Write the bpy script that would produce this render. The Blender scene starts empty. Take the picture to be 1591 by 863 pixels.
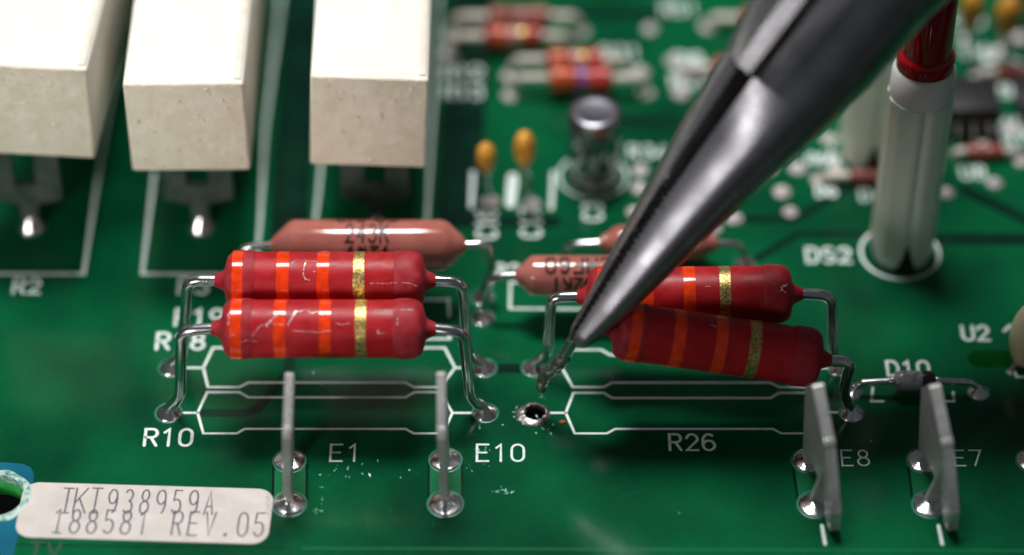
import bpy, bmesh, math, random
from mathutils import Vector, Matrix, noise
R = math.radians
random.seed(7)
scene = bpy.context.scene
C = scene.collection
PI = math.pi

# ------------------------------------------------------------ camera (1 unit = 1 mm)
FPX, DIST, PITCH = 4900.0, 196.0, R(43)
cd = bpy.data.cameras.new('camera'); cam = bpy.data.objects.new('camera', cd); C.objects.link(cam)
CAM = Vector((0, -DIST*math.cos(PITCH), DIST*math.sin(PITCH)))
cam.location = CAM; cam.rotation_euler = (PI/2-PITCH, 0, 0)
cd.sensor_width = 36; cd.lens = 36*FPX/1591
cd.clip_start = 1; cd.clip_end = 5000
cd.dof.use_dof = True; cd.dof.focus_distance = 184.8
APERTURE = 8.4
cd.dof.aperture_fstop = cd.lens*0.001/APERTURE
cd.dof.aperture_blades = 0
scene.camera = cam
scene.unit_settings.scale_length = 0.001

# ------------------------------------------------------------ world, lamps, exposure
w = bpy.data.worlds.new('World'); scene.world = w; w.use_nodes = True
w.node_tree.nodes['Background'].inputs[0].default_value = (0.80, 0.92, 1.0, 1)
w.node_tree.nodes['Background'].inputs[1].default_value = 0.07
def area(name, loc, target, sx, sy, power, col):
    l = bpy.data.lights.new(name, 'AREA'); l.shape = 'RECTANGLE'; l.size = sx; l.size_y = sy
    l.energy = power; l.color = col
    o = bpy.data.objects.new(name, l); C.objects.link(o); o.location = loc
    d = Vector(target)-Vector(loc)
    o.rotation_euler = d.to_track_quat('-Z', 'Y').to_euler()
    return o
area('overhead_strip_lamp', (-15, 72, 250), (0, 0, 0), 88, 50, 740000, (1.0, 0.985, 0.97))
area('front_left_softbox', (-178, -208, 94), (0, 0, 5), 50, 50, 78000, (1.0, 0.93, 0.92))  # added unseen lamp, placed to draw the highlight along the plier jaws
area('gridded_left_softbox', (-82, -108, 56), (-24, 2, 11), 46, 40, 3300, (1.0, 0.97, 0.92)).data.spread = R(21)  # added unseen fill, narrow spread, brightens only the cement block fronts
vs = scene.view_settings
vs.view_transform = 'Standard'; vs.look = 'None'; vs.exposure = 0; vs.gamma = 1; vs.use_curve_mapping = False

# ------------------------------------------------------------ photo coordinates -> points in the place
FW = Vector((0, math.cos(PITCH), -math.sin(PITCH))); UP = Vector((0, math.sin(PITCH), math.cos(PITCH))); RT = Vector((1, 0, 0))
def ray(px, py): return FW*FPX + RT*(px-795.5) + UP*(431.5-py)
def at(px, py, z=0.0):                      # where the sight line meets height z
    d = ray(px, py); return CAM + d*((z-CAM.z)/d.z)
def aty(px, py, y):                         # where it meets the upright plane at y
    d = ray(px, py); return CAM + d*((y-CAM.y)/d.y)
def atd(px, py, dep): return CAM + ray(px, py)*(dep/FPX)
def Yof(py): return at(795, py).y

# ------------------------------------------------------------ materials
def mat(name, col, rough=0.5, metal=0.0, **kw):
    m = bpy.data.materials.new(name); m.use_nodes = True
    nt = m.node_tree; b = nt.nodes['Principled BSDF']
    b.inputs['Base Color'].default_value = (*col, 1); b.inputs['Roughness'].default_value = rough
    b.inputs['Metallic'].default_value = metal
    for k, v in kw.items(): b.inputs[k.replace('_', ' ')].default_value = v
    return m
def N(m, t): return m.node_tree.nodes.new(t)
def L(m, a, b): m.node_tree.links.new(a, b)
def noisy(m, scale, c1, c2, lo=0.35, hi=0.65, detail=6, rough=None, bump=0, bscale=None, bdist=0.05, stretch=None, fine=0):
    b = m.node_tree.nodes['Principled BSDF']
    g = N(m, 'ShaderNodeNewGeometry'); src = g.outputs['Position']
    if stretch:
        mp = N(m, 'ShaderNodeMapping'); mp.inputs['Scale'].default_value = stretch; L(m, src, mp.inputs[0]); src = mp.outputs[0]
    n = N(m, 'ShaderNodeTexNoise'); n.inputs['Scale'].default_value = scale; n.inputs['Detail'].default_value = detail
    L(m, src, n.inputs['Vector'])
    if c1:
        r = N(m, 'ShaderNodeValToRGB'); L(m, n.outputs['Fac'], r.inputs[0])
        r.color_ramp.elements[0].position = lo; r.color_ramp.elements[0].color = (*c1, 1)
        r.color_ramp.elements[1].position = hi; r.color_ramp.elements[1].color = (*c2, 1)
        L(m, r.outputs[0], b.inputs['Base Color'])
    if rough:
        q = N(m, 'ShaderNodeMapRange'); L(m, n.outputs['Fac'], q.inputs[0])
        q.inputs[1].default_value = lo; q.inputs[2].default_value = hi
        q.inputs[3].default_value = rough[0]; q.inputs[4].default_value = rough[1]
        L(m, q.outputs[0], b.inputs['Roughness'])
    if fine:
        nf = N(m, 'ShaderNodeTexNoise'); nf.inputs['Scale'].default_value = fine; nf.inputs['Detail'].default_value = 8; L(m, src, nf.inputs['Vector'])
        hs = N(m, 'ShaderNodeMapRange'); hs.inputs[1].default_value = .3; hs.inputs[2].default_value = .7; hs.inputs[3].default_value = .92; hs.inputs[4].default_value = 1.07; L(m, nf.outputs['Fac'], hs.inputs[0])
        mx = N(m, 'ShaderNodeMix'); mx.data_type = 'RGBA'; mx.blend_type = 'MULTIPLY'; mx.inputs[0].default_value = 1; L(m, r.outputs[0], mx.inputs[6]); L(m, hs.outputs[0], mx.inputs[7]); L(m, mx.outputs[2], b.inputs['Base Color'])
    if bump:
        n2 = N(m, 'ShaderNodeTexNoise'); n2.inputs['Scale'].default_value = bscale or scale*3; n2.inputs['Detail'].default_value = 5
        L(m, src, n2.inputs['Vector'])
        bp = N(m, 'ShaderNodeBump'); bp.inputs['Strength'].default_value = bump; bp.inputs['Distance'].default_value = bdist
        L(m, n2.outputs['Fac'], bp.inputs['Height']); L(m, bp.outputs[0], b.inputs['Normal'])
    return m
M = {}
M['board'] = noisy(mat('green_solder_mask', (0.004, 0.085, 0.035), 0.15, Specular_IOR_Level=0.25), 0.11,
                   (0.0010, 0.050, 0.019), (0.0016, 0.108, 0.037), 0.34, 0.66, detail=2, bump=0.05, bscale=1.2, bdist=0.04, fine=2.2)
M['core'] = noisy(mat('laminate_core', (0.10, 0.22, 0.06), 0.7), 2, (0.03, 0.42, 0.09), (0.06, 0.60, 0.12))
M['trace'] = noisy(mat('dark_trace', (0.003, 0.03, 0.018), 0.18, Specular_IOR_Level=0.3), 0.3, (0.0014, 0.014, 0.010), (0.0020, 0.028, 0.015), detail=2)  # real dark traces, and the shade painted beside the cement blocks
M['lighttrace'] = mat('pale_trace', (0.004, 0.15, 0.05), 0.2)
M['blue'] = noisy(mat('blue_mask_print', (0.004, 0.12, 0.20), 0.25, Specular_IOR_Level=0.2), 0.4, (0.003, 0.10, 0.17), (0.006, 0.14, 0.22), detail=2)
M['silk'] = noisy(mat('silkscreen_ink', (0.55, 0.68, 0.64), 0.6), 1.6, (0.46, 0.62, 0.57), (0.74, 0.83, 0.80), 0.25, 0.5)
M['ring'] = mat('mask_ring', (0.02, 0.19, 0.12), 0.3)
M['solder'] = noisy(mat('solder', (0.62, 0.60, 0.60), 0.24, 1.0), 2, (0.55, 0.51, 0.51), (0.85, 0.83, 0.83), 0.3, 0.6, rough=(0.30, 0.16), bump=0.3, bscale=1.8, bdist=0.10)
M['tin'] = mat('frosted_solder', (0.86, 0.78, 0.78), 0.5, 0.55)
M['farwire'] = mat('dull_far_wire', (0.80, 0.74, 0.66), 0.45, 0.6)
M['wire'] = noisy(mat('tinned_wire', (0.62, 0.62, 0.62), 0.25, 1.0), 1.2, (0.52, 0.53, 0.54), (0.74, 0.74, 0.74), rough=(0.26, 0.15), bump=0.08, bscale=2.5, bdist=0.04)
M['crust'] = noisy(mat('crusty_solder', (0.5, 0.5, 0.48), 0.3, 0.85), 5, (0.16, 0.17, 0.16), (0.75, 0.74, 0.72), 0.4, 0.6, rough=(0.5, 0.15), bump=1.0, bscale=7, bdist=0.15)
M['scraped'] = noisy(mat('scraped_solder', (0.5, 0.5, 0.48), 0.3, 0.9), 2.5, (0.16, 0.15, 0.14), (0.52, 0.48, 0.46), 0.35, 0.6, rough=(0.45, 0.2), bump=0.5, bscale=3, bdist=0.12)
M['red'] = noisy(mat('red_lacquer', (0.36, 0.010, 0.016), 0.42, Specular_IOR_Level=0.28), 1.0, (0.34, 0.008, 0.013), (0.44, 0.012, 0.018), rough=(0.36, 0.52), bump=0.12, bscale=2.2, bdist=0.05)
M['capred'] = noisy(mat('dusty_red_cap', (0.38, 0.03, 0.045), 0.6, Specular_IOR_Level=0.28), 1.6, (0.31, 0.011, 0.017), (0.40, 0.04, 0.055), 0.4, 0.8, rough=(0.5, 0.7), bump=0.12, bscale=3, bdist=0.04)
M['orange'] = noisy(mat('orange_band_paint', (0.8, 0.06, 0.008), 0.16), 2, (0.66, 0.036, 0.005), (0.88, 0.06, 0.008), bump=0.06, bscale=4, bdist=0.03)
M['gold'] = noisy(mat('gold_band_paint', (0.55, 0.36, 0.10), 0.35, 0.8), 7, (0.34, 0.20, 0.045), (0.80, 0.62, 0.24), 0.4, 0.62, bump=0.6, bscale=9, bdist=0.05)
M['scuff'] = noisy(mat('scuff', (0.72, 0.55, 0.56), 0.2), 6, (0.42, 0.10, 0.11), (0.78, 0.66, 0.66), 0.38, 0.62)
M['pink'] = noisy(mat('pink_conformal_coat', (0.46, 0.145, 0.115), 0.12, Coat_Weight=0.5), 0.8, (0.42, 0.125, 0.10), (0.50, 0.165, 0.13), bump=0.03, bscale=1.5, bdist=0.05)
M['brownink'] = mat('dark_brown_ink', (0.045, 0.012, 0.012), 0.4)
M['cement'] = noisy(mat('white_cement', (0.74, 0.70, 0.62), 0.75), 0.8, (0.74, 0.67, 0.52), (0.86, 0.79, 0.66), 0.3, 0.7, bump=0.7, bscale=1.1, bdist=0.3)
M['ceramic'] = noisy(mat('cream_ceramic', (0.82, 0.79, 0.72), 0.55), 0.5, (0.78, 0.74, 0.66), (0.84, 0.80, 0.72), bump=0.12, bscale=1.5, bdist=0.06)
M['tan'] = noisy(mat('tan_edge', (0.62, 0.55, 0.44), 0.7), 0.7, (0.70, 0.62, 0.52), (0.78, 0.71, 0.62))
M['bracket'] = noisy(mat('dull_bracket_steel', (0.07, 0.08, 0.075), 0.5, 0.6), 1, (0.06, 0.085, 0.07), (0.12, 0.15, 0.13))
M['tab'] = noisy(mat('tab_brushed_tin', (0.5, 0.5, 0.5), 0.42, 0.5), 1.5, (0.52, 0.52, 0.51), (0.80, 0.80, 0.78), 0.3, 0.7, rough=(0.40, 0.24), bump=0.3, bscale=3, bdist=0.05, stretch=(1, 1, 0.5))
M['steel'] = noisy(mat('plier_steel', (0.2, 0.2, 0.2), 0.3, 0.8), 0.6, (0.25, 0.25, 0.265), (0.33, 0.33, 0.355), rough=(0.32, 0.25), bump=0.04, bscale=4, bdist=0.03)
M['label'] = noisy(mat('label_paper', (0.62, 0.57, 0.52), 0.6), 0.6, (0.56, 0.52, 0.475), (0.66, 0.61, 0.57), bump=0.05, bscale=1.5, bdist=0.03)
M['labelink'] = mat('grey_label_ink', (0.08, 0.065, 0.10), 0.6)
M['labelred'] = mat('red_label_specks', (0.35, 0.12, 0.10), 0.6)
M['pipe'] = noisy(mat('milky_pipe_plastic', (0.62, 0.66, 0.55), 0.3, Subsurface_Weight=0.6, Subsurface_Scale=1.2), 0.5, (0.78, 0.84, 0.72), (0.86, 0.88, 0.76), bump=0.05, bscale=1, bdist=0.05)
M['collar'] = mat('white_collar', (0.84, 0.82, 0.79), 0.4, Subsurface_Weight=0.4, Subsurface_Scale=1.0)
M['lens'] = mat('red_lens', (0.36, 0.001, 0.005), 0.07, Coat_Weight=0.4)
M['sleeve'] = noisy(mat('dark_sleeve', (0.2, 0.2, 0.2), 0.14, 0.9), 1, (0.24, 0.24, 0.25), (0.34, 0.34, 0.35))
M['alu'] = mat('aluminium_top', (0.42, 0.41, 0.46), 0.28, 1.0)
M['rim'] = mat('purple_rim', (0.05, 0.02, 0.035), 0.3)
M['yellow'] = noisy(mat('amber_dip', (0.62, 0.27, 0.025), 0.35), 1, (0.52, 0.21, 0.02), (0.70, 0.33, 0.04))
M['diode'] = noisy(mat('diode_glass', (0.30, 0.28, 0.28), 0.2, 0.1), 2.5, (0.30, 0.28, 0.28), (0.56, 0.54, 0.54), 0.4, 0.6, bump=0.2, bscale=4, bdist=0.04)
M['dband'] = mat('diode_dark_band', (0.03, 0.025, 0.022), 0.3)
M['black'] = noisy(mat('black_plastic', (0.012, 0.012, 0.013), 0.4), 1, (0.010, 0.010, 0.011), (0.018, 0.018, 0.02))
M['cream'] = noisy(mat('cream_disc', (0.78, 0.68, 0.42), 0.4), 0.5, (0.74, 0.62, 0.36), (0.82, 0.72, 0.48))
M['redbody'] = mat('small_red_body', (0.42, 0.022, 0.014), 0.3)
M['brick'] = mat('small_brick_body', (0.30, 0.075, 0.055), 0.3)
M['violet'] = mat('violet_band', (0.16, 0.07, 0.30), 0.3)
M['pinkband'] = mat('pale_pink_band', (0.55, 0.27, 0.27), 0.3)
M['dullorange'] = mat('dull_orange_band', (0.60, 0.12, 0.03), 0.3)
M['bench'] = noisy(mat('dark_bench_mat', (0.01, 0.012, 0.012), 0.8), 0.2, (0.008, 0.009, 0.009), (0.018, 0.02, 0.02))
M['flake'] = mat('flux_flake', (0.10, 0.42, 0.30), 0.3)
M['fluxwhite'] = mat('pale_flux_speck', (0.35, 0.55, 0.48), 0.3)
M['holecrust'] = noisy(mat('scraped_ring', (0.25, 0.5, 0.45), 0.4), 3, (0.05, 0.28, 0.22), (0.60, 0.78, 0.74), 0.38, 0.6, bump=0.9, bscale=4, bdist=0.12)
M['orangespeck'] = mat('orange_speck', (0.40, 0.07, 0.02), 0.5)
M['darkprint'] = mat('dark_copper_letter', (0.002, 0.035, 0.018), 0.35)

# ------------------------------------------------------------ helpers
def obj(name, bm, m, parent=None, sharp=35, base=None, recalc=True):
    if recalc: bmesh.ops.recalc_face_normals(bm, faces=bm.faces)
    loc = Vector((0, 0, 0))
    if parent is not None: 
        p = parent; 
        while p is not None: loc = loc + p.location; p = p.parent
    elif base is not None: loc = Vector(base)
    for v in bm.verts: v.co -= loc
    me = bpy.data.meshes.new(name); bm.to_mesh(me); bm.free()
    for p in me.polygons: p.use_smooth = True
    me.set_sharp_from_angle(angle=R(sharp))
    ms = m if isinstance(m, (list, tuple)) else [m]
    for x in ms: me.materials.append(x)
    o = bpy.data.objects.new(name, me); C.objects.link(o)
    if parent is not None: o.parent = parent
    elif base is not None: o.location = base
    return o
def tag(o, label=None, cat=None, group=None, kind=None):
    if label: o['label'] = label
    if cat: o['category'] = cat
    if group: o['group'] = group
    if kind: o['kind'] = kind
    return o
def thing(name, label, cat, loc, group=None):
    o = bpy.data.objects.new(name, None); o.empty_display_size = 1; C.objects.link(o); o.location = loc
    return tag(o, label, cat, group)
def basis(d):
    d = d.normalized(); a = Vector((0, 0, 1)) if abs(d.z) < 0.9 else Vector((0, 1, 0))
    u = a.cross(d).normalized(); return u, d.cross(u).normalized()
def lathe(bm, prof, o, d, seg=40, cap=True, mi=0, wob=0):
    """prof: (distance along d, radius)"""
    u, v = basis(d); d = d.normalized(); rings = []
    for t, r in prof:
        rings.append([bm.verts.new(o + d*t + (u*math.cos(2*PI*k/seg)+v*math.sin(2*PI*k/seg))*r*(1+(wob*noise.noise(Vector((t*1.3, math.cos(2*PI*k/seg)*1.5, math.sin(2*PI*k/seg)*1.5+o.x))) if wob else 0))) for k in range(seg)])
    for a, b in zip(rings, rings[1:]):
        for k in range(seg):
            f = bm.faces.new((a[k], a[(k+1) % seg], b[(k+1) % seg], b[k])); f.material_index = mi
    if cap:
        bm.faces.new(rings[0][::-1]).material_index = mi; bm.faces.new(rings[-1]).material_index = mi
    return rings
def tube(bm, pts, r, seg=12, sub=5, rad=None):
    """smooth round wire through pts (Catmull-Rom)"""
    P = [pts[0]*2-pts[1]] + list(pts) + [pts[-1]*2-pts[-2]]
    path, rr = [], []
    for i in range(1, len(P)-2):
        for k in range(sub):
            t = k/sub; a, b, c, d = P[i-1], P[i], P[i+1], P[i+2]
            path.append(0.5*((2*b)+(c-a)*t+(2*a-5*b+4*c-d)*t*t+(3*b-a-3*c+d)*t**3))
            rr.append(rad[i-1]*(1-t)+rad[i]*t if rad else r)
    path.append(P[-2]); rr.append(rad[-1] if rad else r)
    u = None; prev = None
    for i, p in enumerate(path):
        d = (path[min(i+1, len(path)-1)]-path[max(i-1, 0)]).normalized()
        if u is None: u, v = basis(d)
        else:
            u = (u - d*u.dot(d)).normalized(); v = d.cross(u)
        ring = [bm.verts.new(p+(u*math.cos(2*PI*k/seg)+v*math.sin(2*PI*k/seg))*rr[i]) for k in range(seg)]
        if prev:
            for k in range(seg): bm.faces.new((prev[k], prev[(k+1) % seg], ring[(k+1) % seg], ring[k]))
        else: bm.faces.new(ring[::-1])
        prev = ring
    bm.faces.new(prev)
def fillet(pts, r, n=5):
    """round the corners of a polyline so wires bend like bent wire"""
    out = [pts[0]]
    for a, b, c in zip(pts, pts[1:], pts[2:]):
        rr = min(r, (a-b).length*0.45, (c-b).length*0.45)
        p = b+(a-b).normalized()*rr; q = b+(c-b).normalized()*rr
        for k in range(n+1):
            t = k/n; out.append(p*(1-t)**2+b*2*t*(1-t)+q*t*t)
    out.append(pts[-1]); return out
def wire(bm, pts, r, bend=0.7, seg=12): tube(bm, fillet(pts, bend), r, seg, sub=1)
def box(bm, M4, sx, sy, sz, bev=0.0, mi=0):
    g = bmesh.ops.create_cube(bm, size=1, matrix=M4 @ Matrix.Diagonal((sx, sy, sz, 1)))
    vs_ = g['verts']; fs = {f for v in vs_ for f in v.link_faces}; es = {e for v in vs_ for e in v.link_edges}
    for f in fs: f.material_index = mi
    if bev: bmesh.ops.bevel(bm, geom=list(vs_)+list(es), offset=bev, segments=3, affect='EDGES', profile=0.5)
def prism(bm, poly, a, b):
    """poly: list of Vectors, extruded from offset a to offset b (Vectors)"""
    lo = [bm.verts.new(p+a) for p in poly]; hi = [bm.verts.new(p+b) for p in poly]
    n = len(poly)
    for k in range(n): bm.faces.new((lo[k], lo[(k+1) % n], hi[(k+1) % n], hi[k]))
    bm.faces.new(lo[::-1]); bm.faces.new(hi)

# flat ribbons (ink strokes).  mapf turns (x, y, lift) into a point
LIFT = [0]; SUBD = [0]
def ribbon(bm, pts, wd, mapf, closed=False, lift=None):
    pts = [Vector((p[0], p[1])) for p in pts]
    if SUBD[0]:
        o_ = [pts[0]]
        for a, b in zip(pts, pts[1:]):
            k_ = max(1, int((b-a).length/SUBD[0]))
            o_ += [a.lerp(b, j/k_) for j in range(1, k_+1)]
        pts = o_
    if closed and (pts[0]-pts[-1]).length < 1e-6: pts = pts[:-1]
    n = len(pts)
    if lift is None:
        LIFT[0] = (LIFT[0]+1) % 6; lift = 0.0015*LIFT[0]
    rows = []
    for i in range(n):
        a = pts[(i-1) % n] if (closed or i > 0) else None; c = pts[(i+1) % n] if (closed or i < n-1) else None; b = pts[i]
        d1 = (b-a).normalized() if a is not None else (c-b).normalized()
        d2 = (c-b).normalized() if c is not None else d1
        n1 = Vector((-d1.y, d1.x)); n2 = Vector((-d2.y, d2.x)); m = n1+n2
        m = m.normalized() if m.length > 1e-6 else n1
        k = min(1/max(m.dot(n1), 0.3), 1.8)
        rows.append((b+m*k*wd/2, b-m*k*wd/2))
    V = [(bm.verts.new(mapf(l.x, l.y, lift)), bm.verts.new(mapf(r.x, r.y, lift))) for l, r in rows]
    for i in range(n if closed else n-1):
        a, b = V[i], V[(i+1) % n]; bm.faces.new((a[0], a[1], b[1], b[0]))
    if not closed:
        for e, s in ((0, -1), (n-1, 1)):
            b = pts[e]; d = ((pts[1]-pts[0]) if e == 0 else (pts[-1]-pts[-2])).normalized()*s
            l, r_ = rows[e]; ctr = b; fan = []
            nn = Vector((l-b)); 
            for k in range(1, 4):
                an = PI*k/4; q = ctr + (l-b)*math.cos(an) + d*wd/2*math.sin(an); fan.append(bm.verts.new(mapf(q.x, q.y, lift)))
            bm.faces.new([V[e][0]]+fan+[V[e][1]])
def A(cx, cy, rx, ry, a0, a1, n=8): return [(cx+rx*math.cos(R(a0+(a1-a0)*k/n)), cy+ry*math.sin(R(a0+(a1-a0)*k/n))) for k in range(n+1)]
Wd = 0.6
FONT = {
 '0': [A(.3, .7, .3, .3, 0, 180)+A(.3, .3, .3, .3, 180, 360)+[(.6, .7)]],
 '1': [[(.1, .8), (.32, 1), (.32, 0)]],
 '2': [A(.3, .7, .28, .3, 170, -20)+[(0.02, 0), (.6, 0)]],
 '3': [A(.28, .76, .26, .24, 150, -80), A(.28, .27, .3, .27, 85, -150)],
 '4': [[(.45, 0), (.45, 1), (0, .3), (.6, .3)]],
 '5': [[(.56, 1), (.08, 1), (.05, .56)]+A(.28, .32, .3, .3, 110, -150)],
 '6': [A(.3, .6, .3, .4, 50, 180)+[(0, .3)], A(.3, .3, .3, .3, 0, 360, 14)],
 '7': [[(0, 1), (.6, 1), (.22, 0)]],
 '8': [A(.3, .76, .24, .24, -90, 270, 14), A(.3, .26, .3, .26, 90, 450, 14)],
 '9': [A(.3, .7, .3, .3, 0, 360, 14), [(.6, .68)]+A(.3, .4, .3, .4, 0, -70, 5)],
 'A': [[(0, 0), (.3, 1), (.6, 0)], [(.12, .34), (.48, .34)]],
 'C': [A(.32, .68, .32, .32, 40, 180)+A(.32, .32, .32, .32, 180, 320)],
 'D': [[(0, 0), (0, 1), (.28, 1)]+A(.28, .5, .32, .5, 80, -80)+[(.28, 0), (0, 0)]],
 'E': [[(.56, 1), (0, 1), (0, 0), (.56, 0)], [(.05, .52), (.46, .52)]],
 'F': [[(.56, 1), (0, 1), (0, 0)], [(.05, .52), (.46, .52)]],
 'I': [[(.12, 1), (.48, 1)], [(.3, 1), (.3, 0)], [(.12, 0), (.48, 0)]],
 'K': [[(0, 0), (0, 1)], [(.55, 1), (.04, .42)], [(.2, .58), (.6, 0)]],
 'M': [[(0, 0), (0, 1), (.3, .35), (.6, 1), (.6, 0)]],
 'Q': [A(.3, .7, .3, .3, 0, 180)+A(.3, .3, .3, .3, 180, 360)+[(.6, .7)], [(.35, .25), (.6, -.05)]],
 'R': [[(0, 0), (0, 1), (.34, 1)]+A(.34, .75, .24, .25, 80, -80)+[(.34, .5), (.03, .5)], [(.3, .48), (.58, 0)]],
 'S': [A(.3, .75, .27, .25, 40, 260)+A(.3, .26, .3, .26, 80, -140)],
 'T': [[(0, 1), (.6, 1)], [(.3, 1), (.3, 0)]],
 'U': [[(0, 1)]+A(.3, .3, .3, .3, 180, 360)+[(.6, 1)]],
 'V': [[(0, 1), (.3, 0), (.6, 1)]],
 'W': [[(0, 1), (.15, 0), (.3, .8), (.45, 0), (.6, 1)]],
 'L': [[(0, 1), (0, 0), (.56, 0)]],
 '|': [[(.3, 1), (.3, 0)]],
 '%': [A(.12, .8, .12, .17, 0, 360, 8), A(.48, .2, .12, .17, 0, 360, 8), [(.05, 0), (.55, 1)]],
 '.': [A(.3, .05, .05, .05, 0, 360, 6)],
 'i': [[(.1, .85), (.3, 1), (.3, 0)], [(.05, 0), (.55, 0)]],
 't': [[(0.05, 1), (.55, 1)], [(.3, 1), (.3, 0)], [(.1, 0), (.5, 0)]],
}
def text(bm, s, ox, oy, h, wd, mapf, adv=0.86, sx=1.0, ux=(1, 0), uy=(0, 1), jit=0):
    """strokes of string s; ux/uy are writing axes in the (x, y) of mapf"""
    x = 0
    for ch in s:
        for st in FONT.get(ch, []):
            pts = []
            for (a, b) in st:
                X = (x+a)*h*sx; Y = b*h
                if jit: X += random.uniform(-jit, jit); Y += random.uniform(-jit, jit)
                pts.append((ox+ux[0]*X+uy[0]*Y, oy+ux[1]*X+uy[1]*Y))
            cl = len(st) > 4 and abs(st[0][0]-st[-1][0])+abs(st[0][1]-st[-1][1]) < 1e-4
            if cl and jit: pts[-1] = pts[0]
            ribbon(bm, pts, wd, mapf, closed=cl)
        x += adv
def flat(z): return lambda x, y, l: Vector((x, y, z+l))

# ============================================================ the bench and the board
bm = bmesh.new(); box(bm, Matrix.Translation((0, 0, -14)), 600, 600, 2)
tag(obj('workbench', bm, M['bench']), kind='structure')

board = thing('circuit_board', 'green printed circuit board filling the picture with white printed outlines and designators', 'circuit board', (0, 0, -1.6))
Y643, Y573 = Yof(642), Yof(572)
def rawobj(bm):
    me = bpy.data.meshes.new('tmp'); bm.to_mesh(me); bm.free(); o = bpy.data.objects.new('tmp', me); C.objects.link(o); return o
bm = bmesh.new(); ymin = Yof(890)
box(bm, Matrix.Translation((6, (62+ymin)/2, -0.8)), 100, 62-ymin, 1.6, 0.0)
bo = rawobj(bm)
bm = bmesh.new()
hole = at(831, 643); mh = at(-6, 771)
for (p, r) in ((hole, 0.60), (mh, 1.62)):
    g = bmesh.ops.create_cone(bm, cap_ends=True, segments=40, radius1=r, radius2=r, depth=6, matrix=Matrix.Translation((p.x, p.y, -1)))
# slot near U2
s0 = at(1522, 558); sr = 0.74; pl = []
for k in range(13):
    a = PI/2+PI*k/12; pl.append(Vector((s0.x+sr*math.cos(a), s0.y+sr*math.sin(a), 0)))
pl += [Vector((s0.x+9, s0.y-sr, 0)), Vector((s0.x+9, s0.y+sr, 0))]
prism(bm, pl, Vector((0, 0, -4)), Vector((0, 0, 2)))
bmesh.ops.recalc_face_normals(bm, faces=bm.faces)
cut = rawobj(bm)
md = bo.modifiers.new('b', 'BOOLEAN'); md.operation = 'DIFFERENCE'; md.object = cut; md.solver = 'EXACT'
bpy.context.view_layer.update()
dg = bpy.context.evaluated_depsgraph_get()
bm = bmesh.new(); bm.from_mesh(bpy.data.meshes.new_from_object(bo.evaluated_get(dg)))
bpy.data.objects.remove(bo); bpy.data.objects.remove(cut)
for f in bm.faces: f.material_index = 0 if abs(f.normal.z) > 0.5 else 1
obj('laminate', bm, [M['board'], M['core']], board, recalc=False)

FL = flat(0.004)
for i_, (p_, q_) in enumerate((((451, 716), (450, 783)), ((692, 715), (692, 783)), ((1257, 716), (1267, 784)), ((1436, 716), (1445, 784)))):
    a_, b_ = at(*p_), at(*q_)
    for nm, ww, mm, zz in (('pad_gap', 2.12, 'trace', .0085), ('pad_bridge', 1.8, 'lighttrace', .0115)):
        bm = bmesh.new(); ribbon(bm, [(a_.x, a_.y), (b_.x, b_.y)], ww, flat(zz), lift=0); obj('copper_trace', bm, M[mm], board)
# dark traces under the mask, plus wide strips of painted shade beside the blocks
def pline(name, px, wpx, m, z, lab=None):
    bm = bmesh.new(); q = [at(*p) for p in px]
    ribbon(bm, [(p.x, p.y) for p in q], wpx/25.5, flat(z), lift=0)
    o = obj(name, bm, m, board)
    if lab: o['label'] = lab
    return o
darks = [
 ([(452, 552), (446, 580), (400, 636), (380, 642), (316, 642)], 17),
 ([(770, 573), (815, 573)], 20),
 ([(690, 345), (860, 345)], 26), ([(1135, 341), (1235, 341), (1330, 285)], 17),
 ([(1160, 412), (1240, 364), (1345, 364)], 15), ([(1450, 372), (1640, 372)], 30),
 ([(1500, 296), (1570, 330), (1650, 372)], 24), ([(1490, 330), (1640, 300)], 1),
 ([(735, -20), (718, 200), (712, 330)], 74), ([(860, 22), (1040, 22)], 26), ([(965, 190), (1050, 190)], 26),  # first strip paints the shade right of the last cement block
 ([(446, 470), (452, 300), (472, -30)], 62), ([(1080, 200), (1150, 120), (1260, 40)], 24),  # first strip paints the shade between the two right-hand cement blocks
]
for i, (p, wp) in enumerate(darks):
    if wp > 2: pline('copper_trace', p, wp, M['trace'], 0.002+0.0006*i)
pline('board_edge_line', [(470, 852), (1640, 856)], 3, M['lighttrace'], 0.003)
pline('board_edge_line', [(-30, 846), (200, 849), (440, 851)], 2.4, M['trace'], 0.0045)
# faint dark letters at the bottom edge
bm = bmesh.new(); p = at(44, 868)
text(bm, 'TV', p.x, p.y, 1.2, 0.16, flat(0.005)); obj('printed_text', bm, M['darkprint'], board)['label'] = 'faint dark lettering below the paper label'

# blue print round the mounting hole
bm = bmesh.new()
bp = [(-60, 716), (10, 719), (36, 721), (48, 727), (53, 738), (50, 760), (38, 800), (24, 850), (15, 885), (-60, 885)]
q = [at(*p) for p in bp]
outer = [bm.verts.new((p.x, p.y, 0.006)) for p in q]
seg = 40; inner = [bm.verts.new((mh.x+1.63*math.cos(2*PI*k/seg), mh.y+1.63*math.sin(2*PI*k/seg), 0.006)) for k in range(seg)]
eo = [bm.edges.new((outer[k], outer[(k+1) % len(outer)])) for k in range(len(outer))]
ei = [bm.edges.new((inner[k], inner[(k+1) % seg])) for k in range(seg)]
bmesh.ops.triangle_fill(bm, use_beauty=True, edges=eo+ei)
for f in bm.faces:
    if f.normal.z < 0: f.normal_flip()
obj('blue_print', bm, M['blue'], board, recalc=False)
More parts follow.
